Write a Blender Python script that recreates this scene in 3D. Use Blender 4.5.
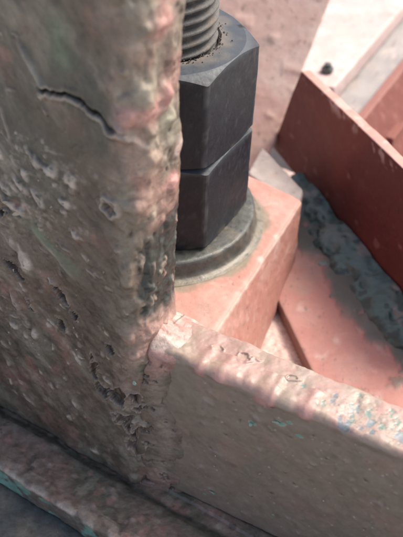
import bpy, bmesh, math, random
import numpy as np
from mathutils import Vector, Matrix
rad = math.radians
sc = bpy.context.scene
for o in list(bpy.data.objects): bpy.data.objects.remove(o)

# ------------------------------------------------------------------ camera
PITCH, ROLL = 0.7114, 0.0445
CAM = Vector((0.0214, -0.3263, 0.2506))
cd = bpy.data.cameras.new('camera'); cam = bpy.data.objects.new('camera', cd)
sc.collection.objects.link(cam); sc.camera = cam
Fw = Vector((0, math.cos(PITCH), -math.sin(PITCH))); Uw = Vector((0, math.sin(PITCH), math.cos(PITCH)))
Xr = math.cos(ROLL)*Vector((1, 0, 0)) + math.sin(ROLL)*Uw
Ur = -math.sin(ROLL)*Vector((1, 0, 0)) + math.cos(ROLL)*Uw
M = Matrix((Xr, Ur, -Fw)).transposed().to_4x4(); M.translation = CAM
cam.matrix_world = M
cd.sensor_fit = 'VERTICAL'; cd.sensor_height = 24; cd.sensor_width = 18
cd.lens = 865.9/537*24
cd.clip_start = 0.01; cd.clip_end = 400
cd.dof.use_dof = True; cd.dof.focus_distance = 0.335; cd.dof.aperture_fstop = 11
# ------------------------------------------------------------------ light
SUN_EL, SUN_AZ = 55, 64          # azimuth from +Y (into the picture) towards +X
w = bpy.data.worlds.new('World'); sc.world = w; w.use_nodes = True
nt = w.node_tree; bg = nt.nodes['Background']
sky = nt.nodes.new('ShaderNodeTexSky'); sky.sky_type = 'NISHITA'; sky.sun_disc = False
sky.sun_elevation = rad(SUN_EL); sky.sun_rotation = rad(SUN_AZ)
sky.dust_density = 6; sky.air_density = 1.0; sky.ozone_density = 0.6
nt.links.new(sky.outputs[0], bg.inputs[0]); bg.inputs[1].default_value = 0.15
sd = bpy.data.lights.new('sun', 'SUN'); so = bpy.data.objects.new('sun', sd); sc.collection.objects.link(so)
sd.energy = 2.0; sd.angle = rad(22); sd.color = (1, 0.94, 0.84)
sdir = Vector((math.sin(rad(SUN_AZ))*math.cos(rad(SUN_EL)), math.cos(rad(SUN_AZ))*math.cos(rad(SUN_EL)), math.sin(rad(SUN_EL))))
so.rotation_euler = sdir.to_track_quat('Z', 'Y').to_euler()
sc.view_settings.view_transform = 'Standard'; sc.view_settings.look = 'None'
sc.view_settings.exposure = 0.6; sc.view_settings.gamma = 1; sc.view_settings.use_curve_mapping = False
sc.render.engine = 'CYCLES'

# ------------------------------------------------------------------ noise
def _h(ix, iy, iz, seed):
    h = (ix*374761393 + iy*668265263 + iz*2147483647 + seed*1274126177) & 0xffffffff
    h = ((h ^ (h >> 13))*1274126177) & 0xffffffff
    h = (h ^ (h >> 16)) & 0xffffffff
    return h.astype(np.float64)/4294967295.0
def vnoise(P, seed=0):
    P = np.asarray(P); fl = np.floor(P); I = fl.astype(np.int64); f = P-fl
    u = f*f*f*(f*(f*6-15)+10)
    r = 0
    for dx in (0, 1):
        wx = u[..., 0] if dx else 1-u[..., 0]
        for dy in (0, 1):
            wy = u[..., 1] if dy else 1-u[..., 1]
            for dz in (0, 1):
                wz = u[..., 2] if dz else 1-u[..., 2]
                r = r + wx*wy*wz*_h(I[..., 0]+dx, I[..., 1]+dy, I[..., 2]+dz, seed)
    return r*2-1
def fbm(P, freq, octv=4, seed=0, gain=.5, stretch=(1, 1, 1)):
    P = np.asarray(P)*np.array(stretch)*freq + 37.3
    r = 0; a = 1; t = 0
    for k in range(octv):
        r = r+a*vnoise(P, seed+k*7); t += a; a *= gain; P = P*2.03+11.7
    return r/t
def sstep(a, b, x):
    t = np.clip((x-a)/(b-a), 0, 1); return t*t*(3-2*t)
def mixc(C, col, m):
    m = np.clip(m, 0, 1)[..., None]; return C*(1-m)+np.array(col)*m

# palette, linear base colours
BROWN = (.108, .079, .058); OLIVE = (.062, .060, .045); DARK = (.060, .045, .036); GREYP = (.27, .25, .22)
PINK = (.50, .25, .225); PALE = (.56, .43, .385); TEAL = (.10, .245, .215); CREAM = (.42, .37, .29)
CORAL = (.62, .23, .18); MAROON = (.155, .028, .022)

# ------------------------------------------------------------------ materials
def mat_paint(name, bump=.35, fine=900., rough=.62, coat=0.0, vary=.16, speck=.5, attr=True, col=(.5, .5, .5), metal=0):
    m = bpy.data.materials.new(name); m.use_nodes = True; t = m.node_tree; N = t.nodes; L = t.links
    b = N['Principled BSDF']
    tc = N.new('ShaderNodeTexCoord')
    def noise(sc_, det, ro=.6):
        n = N.new('ShaderNodeTexNoise'); n.inputs['Scale'].default_value = sc_; n.inputs['Detail'].default_value = det
        n.inputs['Roughness'].default_value = ro; L.new(tc.outputs['Object'], n.inputs['Vector']); return n
    def rmp(src, a, b_, c0, c1):
        r = N.new('ShaderNodeMapRange'); r.inputs[1].default_value = a; r.inputs[2].default_value = b_
        r.inputs[3].default_value = c0; r.inputs[4].default_value = c1; L.new(src, r.inputs[0]); return r.outputs[0]
    if attr:
        at = N.new('ShaderNodeAttribute'); at.attribute_name = 'Col'; base = at.outputs['Color']
    else:
        rgb = N.new('ShaderNodeRGB'); rgb.outputs[0].default_value = (*col, 1); base = rgb.outputs[0]
    n1 = noise(fine*.28, 6, .7); n2 = noise(fine, 4, .65); n3 = noise(fine*2.6, 2, .6)
    v = rmp(n1.outputs[0], .3, .7, 1-vary, 1+vary)
    mul = N.new('ShaderNodeVectorMath'); mul.operation = 'SCALE'; L.new(base, mul.inputs[0]); L.new(v, mul.inputs['Scale'])
    # dust specks, pale and dark
    sp = rmp(n2.outputs[0], .66, .74, 0, speck)
    mx = N.new('ShaderNodeMix'); mx.data_type = 'RGBA'; L.new(sp, mx.inputs[0]); L.new(mul.outputs[0], mx.inputs[6])
    mx.inputs[7].default_value = (.40, .36, .31, 1)
    sp2 = rmp(n2.outputs[0], .40, .28, 0, min(1, speck*2.2))
    mx2 = N.new('ShaderNodeMix'); mx2.data_type = 'RGBA'; L.new(sp2, mx2.inputs[0]); L.new(mx.outputs[2], mx2.inputs[6])
    mx2.inputs[7].default_value = (.06, .05, .045, 1)
    L.new(mx2.outputs[2], b.inputs['Base Color'])
    L.new(rmp(n1.outputs[0], .3, .7, rough-.14, rough+.16), b.inputs['Roughness'])
    b.inputs['Metallic'].default_value = metal
    b.inputs['Coat Weight'].default_value = coat; b.inputs['Coat Roughness'].default_value = .35
    ad = N.new('ShaderNodeMath'); ad.operation = 'MULTIPLY_ADD'; L.new(n3.outputs[0], ad.inputs[0]); ad.inputs[1].default_value = .3
    L.new(n2.outputs[0], ad.inputs[2])
    ad2 = N.new('ShaderNodeMath'); ad2.operation = 'MULTIPLY_ADD'; L.new(n1.outputs[0], ad2.inputs[0]); ad2.inputs[1].default_value = 1.6
    L.new(ad.outputs[0], ad2.inputs[2])
    bp = N.new('ShaderNodeBump'); bp.inputs['Strength'].default_value = bump; bp.inputs['Distance'].default_value = .0006
    L.new(ad2.outputs[0], bp.inputs['Height']); L.new(bp.outputs[0], b.inputs['Normal'])
    return m
M_OLD = mat_paint('old_blistered_paint', bump=.34, fine=800, rough=.42, vary=.42, speck=.2, coat=.22)
M_GUS = mat_paint('brown_gusset_paint', bump=.16, fine=700, rough=.46, vary=.13, speck=.10, coat=.25)
M_PINK = mat_paint('pink_primer', bump=.2, rough=.6, vary=.1, speck=.16)
M_RED = mat_paint('red_oxide_paint', bump=.15, rough=.6, vary=.12, speck=.08)
M_NUT = mat_paint('dark_slate_coating', bump=.16, fine=1500, rough=.55, vary=.10, speck=.05)
M_THR = mat_paint('dusty_thread_steel', bump=.5, fine=1500, rough=.6, vary=.3, speck=.7)
M_TEAL = mat_paint('teal_weld_paint', bump=.25, rough=.42, vary=.22, speck=.3, coat=.3)
M_CONC = mat_paint('pale_concrete', bump=.4, fine=400, rough=.85, vary=.15, speck=.3, attr=False, col=(.46, .44, .41))

# ------------------------------------------------------------------ mesh helpers
COL = sc.collection
def tag(o, label=None, cat=None, group=None, kind=None):
    if label: o['label'] = label
    if cat: o['category'] = cat
    if group: o['group'] = group
    if kind: o['kind'] = kind
    return o
def empty(name, loc, label, cat, group=None):
    o = bpy.data.objects.new(name, None); COL.objects.link(o); o.location = loc; o.empty_display_size = .01
    return tag(o, label, cat, group)
def mesh_obj(name, V, Fc, mat, parent=None, colors=None, smooth=True, origin=None):
    V = np.asarray(V, float)
    off = Vector(parent.location) if parent is not None else Vector(origin if origin is not None else (0, 0, 0))
    V = V-np.array(off)
    me = bpy.data.meshes.new(name)
    if isinstance(Fc, np.ndarray) and Fc.ndim == 2:
        n, k = Fc.shape
        me.vertices.add(len(V)); me.vertices.foreach_set('co', V.astype(np.float32).ravel())
        me.loops.add(n*k); me.loops.foreach_set('vertex_index', Fc.astype(np.int32).ravel())
        me.polygons.add(n); me.polygons.foreach_set('loop_start', np.arange(0, n*k, k, dtype=np.int32))
        me.polygons.foreach_set('loop_total', np.full(n, k, dtype=np.int32))
        me.update(calc_edges=True)
    else:
        me.from_pydata([tuple(v) for v in V], [], [tuple(f) for f in Fc])
    if colors is not None:
        a = me.color_attributes.new('Col', 'FLOAT_COLOR', 'POINT')
        c4 = np.ones((len(V), 4), np.float32); c4[:, :3] = np.clip(colors, .004, .85); a.data.foreach_set('color', c4.ravel())
    if smooth: me.polygons.foreach_set('use_smooth', [True]*len(me.polygons))
    me.materials.append(mat); me.validate(); me.update()
    o = bpy.data.objects.new(name, me); COL.objects.link(o)
    if parent is not None: o.parent = parent
    else: o.location = off
    return o
def grid_faces(nt_, ns, closed=False):
    i = np.arange(nt_-1)[:, None]; j = np.arange(ns if closed else ns-1)[None, :]
    j2 = (j+1) % ns
    a = i*ns+j; b = i*ns+j2; c = (i+1)*ns+j2; d = (i+1)*ns+j
    return np.stack([a, b, c, d], -1).reshape(-1, 4)
def gnormals(P, closed=False):
    if closed:
        Q = np.concatenate([P[:, -1:], P, P[:, :1]], 1); ds = (Q[:, 2:]-Q[:, :-2])
    else: ds = np.gradient(P, axis=1)
    dt = np.gradient(P, axis=0); n = np.cross(ds, dt)
    return n/np.maximum(np.linalg.norm(n, axis=-1, keepdims=True), 1e-12)
def contour(poly, radii, spac):
    """rounded polygon -> dense points; spac[i] is the spacing on the edge i -> i+1; closed"""
    n = len(poly); poly = [np.array(p, float) for p in poly]; out = []
    arcs = []
    for i in range(n):
        p, a, b = poly[i], poly[i-1], poly[(i+1) % n]
        u = (a-p)/np.linalg.norm(a-p); v = (b-p)/np.linalg.norm(b-p); r = radii[i]
        ang = math.acos(np.clip(u@v, -1, 1)); L = r/math.tan(ang/2)
        c = p+(u+v)/np.linalg.norm(u+v)*r/math.sin(ang/2)
        arcs.append((p+u*L, p+v*L, c, r))
    for i in range(n):
        s, e, c, r = arcs[i]; sp = min(spac[i], spac[i-1])
        k = max(3, int(r*1.6/sp)); a0 = math.atan2(*(s-c)[::-1]); a1 = math.atan2(*(e-c)[::-1]); da = (a1-a0+math.pi) % (2*math.pi)-math.pi
        for q in range(k): out.append(c+r*np.array([math.cos(a0+da*q/(k)), math.sin(a0+da*q/(k))]))
        ns = arcs[(i+1) % n][0]; L = np.linalg.norm(ns-e); k = max(1, int(L/spac[i]))
        for q in range(k): out.append(e+(ns-e)*q/k)
    return np.array(out)
def relief(name, cont, origin, A, B, W, ts, fn, mat, parent=None):
    """sweep the closed contour (a, b) along W, push it out by fn -> (height, colour)"""
    A, B, W, O = [np.array(x, float) for x in (A, B, W, origin)]
    P = O+cont[None, :, :1]*A+cont[None, :, 1:]*B+np.array(ts)[:, None, None]*W
    N = gnormals(P, True)
    ctr = P.mean(axis=(0, 1)); 
    if (N*(P-ctr)).sum() < 0: N = -N; flip = True
    else: flip = False
    a = np.broadcast_to(cont[None, :, 0], P.shape[:2]); b = np.broadcast_to(cont[None, :, 1], P.shape[:2])
    t = np.broadcast_to(np.array(ts)[:, None], P.shape[:2])
    h, c = fn(P, a, b, t, N)
    P = P+N*h[..., None]
    nt_, ns = P.shape[:2]; F4 = grid_faces(nt_, ns, True)
    # end caps as fans closed on a centre vertex
    V = P.reshape(-1, 3); V = np.concatenate([V, P[0].mean(0)[None], P[-1].mean(0)[None]])
    j = np.arange(ns); j2 = (j+1) % ns
    c0 = np.stack([j2, j, np.full(ns, nt_*ns)], 1); c1 = np.stack([(nt_-1)*ns+j, (nt_-1)*ns+j2, np.full(ns, nt_*ns+1)], 1)
    C = np.concatenate([c.reshape(-1, 3), c[0].mean(0)[None], c[-1].mean(0)[None]])
    F3 = np.concatenate([np.stack([F4[:, 0], F4[:, 1], F4[:, 2]], 1), np.stack([F4[:, 0], F4[:, 2], F4[:, 3]], 1), c0, c1])
    if flip: F3 = F3[:, ::-1]
    return mesh_obj(name, V, np.ascontiguousarray(F3), mat, parent, C)
def hexa(name, c8, n, r, fn, mat, parent=None, origin=None):
    """8 corners: bottom 0-3, top 4-7 (same winding), n divisions, r rounding in metres; fn(P, N) -> (height, colour)"""
    c8 = [np.array(c, float) for c in c8]
    Lx = (np.linalg.norm(c8[1]-c8[0])+np.linalg.norm(c8[5]-c8[4]))/4; Ly = (np.linalg.norm(c8[3]-c8[0])+np.linalg.norm(c8[7]-c8[4]))/4
    Lz = np.linalg.norm(c8[4]-c8[0])/2; L = np.array([Lx, Ly, Lz])
    Vs, Fs, base = [], [], 0
    def lin(k, ax):
        q = min(r/L[ax], .45); e = np.linspace(-1, -1+q, 4)[:-1]
        return np.concatenate([e, np.linspace(-1+q, 1-q, max(2, k)), -e[::-1]])
    for ax in range(3):
        for s in (-1, 1):
            u, v = [k for k in range(3) if k != ax]
            gu, gv = np.meshgrid(lin(n[u], u), lin(n[v], v), indexing='ij')
            P = np.zeros(gu.shape+(3,)); P[..., ax] = s; P[..., u] = gu; P[..., v] = gv
            Vs.append(P.reshape(-1, 3)); f = grid_faces(*gu.shape)
            flip = (s < 0) != (ax == 1)
            if flip: f = f[:, ::-1]
            Fs.append(f+base); base += gu.size
    V = np.concatenate(Vs); Fa = np.concatenate(Fs)
    key = np.round(V*1e5).astype(np.int64); _, idx, inv = np.unique(key, axis=0, return_index=True, return_inverse=True)
    V = V[idx]; Fa = inv.ravel()[Fa]
    q = V*L; inn = np.clip(q, -(L-np.minimum(r, L*.45)), L-np.minimum(r, L*.45)); dl = q-inn; nn = np.linalg.norm(dl, axis=1, keepdims=True)
    rr = min(r, .45*L.min()) if r > L.min()*.45 else r
    q = inn+dl/np.maximum(nn, 1e-9)*np.minimum(nn, rr); Vn = q/L
    X, Y, Z = [(Vn[:, k]+1)/2 for k in range(3)]
    def W(x, y, z): return (x*y*z)[:, None]
    P = (W(1-X, 1-Y, 1-Z)*c8[0]+W(X, 1-Y, 1-Z)*c8[1]+W(X, Y, 1-Z)*c8[2]+W(1-X, Y, 1-Z)*c8[3] +
         W(1-X, 1-Y, Z)*c8[4]+W(X, 1-Y, Z)*c8[5]+W(X, Y, Z)*c8[6]+W(1-X, Y, Z)*c8[7])
    fn_ = np.cross(P[Fa[:, 2]]-P[Fa[:, 0]], P[Fa[:, 3]]-P[Fa[:, 1]])
    N = np.zeros_like(P)
    for k in range(4): np.add.at(N, Fa[:, k], fn_)
    N /= np.maximum(np.linalg.norm(N, axis=1, keepdims=True), 1e-12)
    if (N*(P-P.mean(0))).sum() < 0: N = -N; Fa = Fa[:, ::-1]
    h, c = fn(P, N)
    return mesh_obj(name, P+N*h[:, None], np.ascontiguousarray(Fa), mat, parent, c, origin=origin)

# ------------------------------------------------------------------ the rusty welded corner in front
AZ = rad(31); D = np.array([math.cos(AZ), -math.sin(AZ), 0]); NN = np.array([-math.sin(AZ), -math.cos(AZ), 0])
AG = rad(27); DG = np.array([math.cos(AG), -math.sin(AG), 0]); NG = np.array([-math.sin(AG), -math.cos(AG), 0])
BR = np.array([.0143, -.09, 0.]); ZB = -.0575; ZG = .024
corner = empty('steel_corner', (float(BR[0]), float(BR[1]), ZB), 'weathered brown and pink welded steel corner with blistered paint in front of the nuts', 'steel bracket')
rng = np.random.default_rng(7)

def blister(h, C, x, y, cx, cy, R, A, ang, asp=.5, tear=0., rimc=None):
    m = (np.abs(x-cx) < R*3.2/asp) & (np.abs(y-cy) < R*3.2/asp)
    if not m.any(): return
    dx = x[m]-cx; dy = y[m]-cy; ca, sa = math.cos(ang), math.sin(ang)
    Sx = np.stack([x[m], y[m], 0*dx], -1); w1 = fbm(Sx, .55/R, 3, 5); w2 = fbm(Sx, .55/R, 3, 6)
    p = (dx*ca+dy*sa)/(R/asp)+.55*w1; q = (-dx*sa+dy*ca)/R+.55*w2
    r2 = p*p+q*q; e = np.exp(-r2**1.5) if tear else np.exp(-r2)
    h[m] += A*e
    if rimc is not None: C[m] = mixc(C[m], rimc, np.clip(e*1.3-.25+.9*w1, 0, .9))
    if tear:
        e2 = np.exp(-(p*p+(q+1.15)**2)/.55**2); h[m] -= .9*A*e2*tear; C[m] = mixc(C[m], DARK, np.clip(e2*1.2*tear, 0, .85))
        e3 = np.exp(-((p-.2)**2+(q-.1)**2)/.3**2)*(w2 > .12); h[m] -= .5*A*e3; C[m] = mixc(C[m], DARK, e3*.6)

# ---- the upright plate
def fn_upright(P, a, b, t, N):
    # a runs along D (0 at the free end), b along NN (0 back, .026 front)
    x = a; z = t; fr = (b > .024) & (a < -.001); en = a > -.0045
    S = np.stack([x-b*.9, z, b*.4], -1)      # unrolled coordinates
    big = fbm(S, 38, 3, 3); mid = fbm(S, 150, 4, 11); sm = fbm(S, 520, 3, 23)
    drip = fbm(S, 110, 3, 31, stretch=(1, .35, 1))
    edge = sstep(-.016, -.002, x)            # towards the end face
    h = .0011*big+.0005*mid*(1+edge*.5)+.00014*sm+edge*(.0011*drip)*sstep(-.002, .010, b)
    # knobbly bulges along the end face
    nb = np.clip(fbm(S, 190, 2, 41), 0, 1); h = h+.0018*nb*edge*sstep(.0, .009, b)+.0006*nb*edge
    C = np.ones(P.shape)*np.array(BROWN)
    C = mixc(C, OLIVE, sstep(-.1, .35, fbm(S, 30, 3, 51)+.9*(z-.06)*4))
    C = mixc(C, (.168, .130, .103), sstep(.0, .5, fbm(S, 60, 3, 57)-.2+(.03-z)*4)*.75)
    C = mixc(C, (.120, .115, .085), sstep(.2, .5, fbm(S, 45, 3, 58))*.6)
    C = mixc(C, (.27, .13, .105), sstep(.1, .45, fbm(S, 70, 4, 61))*.45)
    dg_ = np.stack([(x+z)*.7, (z-x)*.25, b*.3], -1)
    C = mixc(C, (.215, .185, .145), sstep(.05, .4, fbm(dg_, 130, 4, 63))*.6); C = mixc(C, (.075, .050, .034), sstep(.05, .4, fbm(dg_, 95, 4, 64))*.6)
    h = h+.0006*fbm(dg_, 150, 3, 65)
    C = mixc(C, DARK, sstep(.26, .5, fbm(S, 130, 4, 67))*.6)
    # pinkish worn end face and its front corner
    pk = sstep(-.014, .002, x+.006*fbm(S, 90, 3, 71))
    C = mixc(C, (.225, .185, .142), pk*.9)
    C = mixc(C, (.185, .165, .13), pk*sstep(.0, .4, fbm(S, 80, 3, 73)))
    C = mixc(C, (.33, .185, .155), pk*sstep(.0, .45, fbm(S, 60, 3, 79)+.05+.25*sstep(.09, .13, z))*.75)
    C = mixc(C, (.40, .36, .29), pk*sstep(.2, .5, fbm(S, 210, 3, 83))*.45)
    C = mixc(C, DARK, pk*sstep(.28, .48, fbm(S, 230, 4, 89))*.7)
    return h, C
def upright(P, a, b, t, N):
    h, C = fn_upright(P, a, b, t, N); h = np.array(h); z = t
    F = (b > .012)&(a > -.12)
    xf = np.where(F, a+(T-b)*.8, 9.)                  # only the front face
    # the long crack with its raised lower lip
    cr = np.array([(-35.8, 119.3), (-31.1, 119.9), (-24.9, 120.3), (-18.5, 121.1), (-14.2, 118.6), (-10.3, 115.9), (-5.2, 115.2), (-1.5, 113.5)])/1000
    xi = np.clip(xf, cr[0, 0], cr[-1, 0]); zc = np.interp(xi, cr[:, 0], cr[:, 1])+.0022*fbm(np.stack([xi, xi*0, xi*0], -1), 260, 4, 777)
    dz = z-zc; ins = sstep(-.0375, -.034, xf)*(1-sstep(-.004, .001, xf)); ins = np.where(F, ins, 0)
    wd = .00030+.0006*np.clip(fbm(np.stack([xi, xi*0, xi*0], -1), 120, 2, 778)+.3, 0, 1); open_ = (1-sstep(-.013, -.007, xf))
    h += -.0030*np.exp(-(dz/wd)**2)*ins*(.25+.75*open_)+.0008*np.exp(-((dz+.0018)/.0013)**2)*ins+.0005*np.exp(-((dz-.0018)/.0012)**2)*ins*open_
    C = mixc(C, (.02, .016, .013), np.exp(-(dz/(wd*1.2))**4)*ins*(.25+.75*open_))
    C = mixc(C, (.40, .34, .28), np.exp(-((dz+.0016)/.0006)**2)*ins*.6); C = mixc(C, (.36, .31, .26), np.exp(-((dz-.0012)/.0004)**2)*ins*.45*(xf < -.024))
    # second fold running on to the lower right
    for (x0, z0, x1, z1, A, wdt, colr) in [(-.0415, .1318, -.0335, .1205, .0015, .0013, (.36, .33, .28)), (-.008, .118, .004, .108, .0013, .0014, (.33, .27, .24)),
                                           (-.053, .107, -.0505, .094, .0006, .0006, (.33, .28, .24)), (-.046, .060, -.028, .046, .0007, .0012, (.3, .25, .2)), (-.062, .052, -.050, .040, .0006, .0012, (.3, .25, .2))]:
        px, pz = x1-x0, z1-z0; l2 = px*px+pz*pz; k = np.clip(((xf-x0)*px+(z-z0)*pz)/l2, 0, 1)
        dd = np.hypot(xf-x0-k*px, z-z0-k*pz); e = np.exp(-(dd/wdt)**2)*np.sin(np.pi*np.clip(k*.9+.05, 0, 1))**.4
        h += A*e; C = mixc(C, colr, e*.7)
    # named blisters, then a scatter that thickens to the lower left
    for (x0, z0, R, A) in [(-39.9, 91, 1.5, 1.1), (-48.5, 77.9, 1.7, 1.3), (-34.2, 89.4, 1.6, 1.2), (-26.7, 88, 1.7, 1.0), (-40.9, 75.3, 1.7, 1.2), (-55.5, 66.9, 1.6, 1.2), (-51.1, 65.8, 1.5, 1.2),
                           (-56, 73.4, 1.5, 1.2), (-26.5, 66.8, 1.2, .9), (-42.3, 62.6, 1.1, .8), (-51.8, 42.5, 2.2, 1.2), (-60, 19.1, 1.8, 1.3), (-35.3, 16.7, 1.3, 1),
                           (-51.6, 4.7, 1.4, 1), (-62, 4.6, 1.4, 1), (-46, 84, 1.3, 1.1), (-30, 79, 1.2, .9), (-57, 88, 1.2, .9)]:
        blister(h, C, xf, z, x0/1000, z0/1000, R*1.35/1000, A*1.15/1000, rad(-40+rng.normal()*25), rng.uniform(.5, .8), .8, (.44, .38, .325))
    # the round crater
    rr = np.hypot(xf+.0105, (z-.0855)*.9)+.0005*np.sin(np.arctan2(z-.0855, xf+.0105)*5)
    ring = np.exp(-((rr-.0032)/.001)**2); h += .0015*ring-.0008*np.exp(-(rr/.002)**2); C = mixc(C, (.42, .36, .31), ring*.65)
    C = mixc(C, (.17, .10, .08), np.exp(-(rr/.0018)**2)*.7)
    for k in range(330):
        x0 = -.085*rng.random()**.8-.002; z0 = rng.uniform(-.05, .15)
        dens = np.clip(.25+(-x0)*9, 0, 1)*(1 if z0 < .10 else .3)*(1 if z0 > -.01 else .45)
        if rng.random() > dens: continue
        R = rng.uniform(.0004, .0013); blister(h, C, xf, z, x0, z0, R, R*rng.uniform(.35, .8), rad(-40+rng.normal()*28), rng.uniform(.35, .9), rng.choice([0, 0, .6, .9]), (.38, .32, .27) if rng.random() < .5 else (.26, .2, .16))
    HN = fbm(np.stack([xf*1, z, z*0], -1), 420, 3, 5)
    # deep rusty holes, mostly down the weld side
    # ragged cavities where the paint and scale have burst
    S = np.stack([a, z, b], -1); rag = fbm(S, 230, 4, 97); rid = np.abs(fbm(S, 300, 3, 98))
    mk = np.zeros(xf.shape)
    for (x0, z0, rx, rz, an) in [(-36, 34, 5, 3, -.9), (-38, 19, 4, 2.6, -.9), (-22.5, 6, 2.3, 8, .1), (-11, -6, 6.5, 5, 0), (-2, -6, 5, 5, 0), (-8, -19, 6.5, 5, -.6), (1, -24, 6, 7, -.5), (-4, -33, 6, 4, -.6), (-19, -8, 3, 5, .2), (-58, 36, 5, 3, -.8),
                             (-52, 20, 4, 2.5, -.8), (-60, 62, 4, 4, 0), (-30, 26, 3, 2, -.8), (-14, 18, 3, 2, -.8)]:
        dx, dy = xf*1000-x0, z*1000-z0; p_ = dx*math.cos(an)+dy*math.sin(an); q_ = -dx*math.sin(an)+dy*math.cos(an)
        mk = np.maximum(mk, np.exp(-(p_/rx)**2-(q_/rz)**2))
    cav = sstep(.25, .52, mk*.62+.75*rag*np.sqrt(mk)); rimk = np.exp(-((mk*.62+.75*rag*np.sqrt(mk)-.30)/.05)**2)*sstep(.1, .3, mk)
    h += -.0024*cav+.0009*rimk+mk*.0012*(rid-.25); C = mixc(C, (.17, .11, .07), mk*.6); C = mixc(C, (.05, .034, .027), cav*.92); C = mixc(C, (.34, .28, .23), rimk*.55)
    C = mixc(C, (.16, .10, .07), cav*sstep(.1, .3, fbm(S, 500, 2, 99))*.6)
    # green drip
    for (x0, z0, x1, z1) in [(-.027, .142, -.026, .132), (.0, .03, .002, .012), (-.03, .052, -.045, .060)]:
        k = np.clip((z-z0)/(z1-z0), 0, 1) if z1 != z0 else 0; dd = np.hypot(xf-(x0+(x1-x0)*k), z-(z0+(z1-z0)*k))
        C = mixc(C, (.12, .16, .10), np.exp(-(dd/.004)**2)*.7)
    # end face: pink bulges, scraped dark patch, pits
    E = (a > -.0086)
    be = np.where(E, b-a*.7, 9.)
    for (y0, z0, R, A, cc) in [(11.5, 122.3, 4, 1.6, PINK), (19.2, 120.5, 4.4, 1.9, PINK), (26.5, 120.5, 3.6, 2.0, (.42, .22, .195)), (7.2, 89.4, 3.5, 1, PINK), (22, 127, 4, 1.5, (.31, .27, .21)), (14, 146, 5, 1.2, PINK),
                               (18, 103, 5, 1.3, (.34, .24, .19)), (10, 112, 4, 1., (.28, .27, .2)), (4, 60, 3, 1.2, PINK), (3, 100, 3, 1.4, PALE), (22, 88, 4, 1.0, (.34, .22, .175)), (20, 60, 3, 1, (.3, .23, .18)), (24, 140, 4, 1.2, (.34, .25, .2))]:
        dd = np.hypot(be-y0/1000, z-z0/1000)/(R/1000); dd = dd+.22*fbm(S, 260, 2, 15); e = np.exp(-dd**2*1.3); h += A/1000*e*(.45+.55*sstep(.003, .012, be)); C = mixc(C, cc, np.clip(e*1.3, 0, .75))
    pm = sstep(.0000, .0025, be)*(1-sstep(.022, .027, be+.002*fbm(S, 300, 2, 19)))*sstep(.034, .039, z+.003*fbm(S, 200, 2, 20))*(1-sstep(.072, .082, z+.5*(be-.01)))
    pm = pm*sstep(-.45, -.25, fbm(S, 150, 3, 101)); pm = np.where(E, pm, 0)
    h += pm*(-.0008+.0006*fbm(S, 300, 3, 103)); C = mixc(C, (.030, .036, .032), pm*.97); C = mixc(C, (.10, .115, .105), pm*sstep(.15, .45, fbm(S, 300, 3, 107, stretch=(1, .4, 1)))*.7)
    for (y0, z0, R) in [(27.5, 76, 1.0), (20, 70.6, 1.1), (9.7, 102, .6), (8.7, 108.9, .7), (8, 131, .5), (16, 72, .8), (24, 60, .9), (10, 95, .5)]:
        dd = np.hypot(be-y0/1000, (z-z0/1000)*.6)/(R/1000); e = np.exp(-dd**2); h -= .0009*e; C = mixc(C, (.05, .035, .03), e)
    # pink mass at the foot of the end face where the weld wraps up
    pf = np.where(E, sstep(.040, .031, z)*sstep(-.010, -.002, z)*sstep(.031, .025, be+.003*fbm(S, 200, 2, 333)), 0)*sstep(-.0, .01, z-.012); C = mixc(C, (.48, .29, .25), pf*.7)
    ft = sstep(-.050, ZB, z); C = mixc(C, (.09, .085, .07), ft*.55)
    return h, C
T = .026
cont = contour([(-.150, T), (0, T), (0, 0), (-.150, 0)], [.003, .0085, .0040, .003], [.0003, .0003, .003, .003])
cont = cont[(cont[:, 0] > -.105) | (np.arange(len(cont)) % 6 == 0)]
tz = np.concatenate([np.arange(ZB+.0012, .165, .00033), np.arange(.166, .215, .002)])
relief('upright_plate', cont, BR, D, NN, (0, 0, 1), tz, upright, M_OLD, corner)

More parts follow.
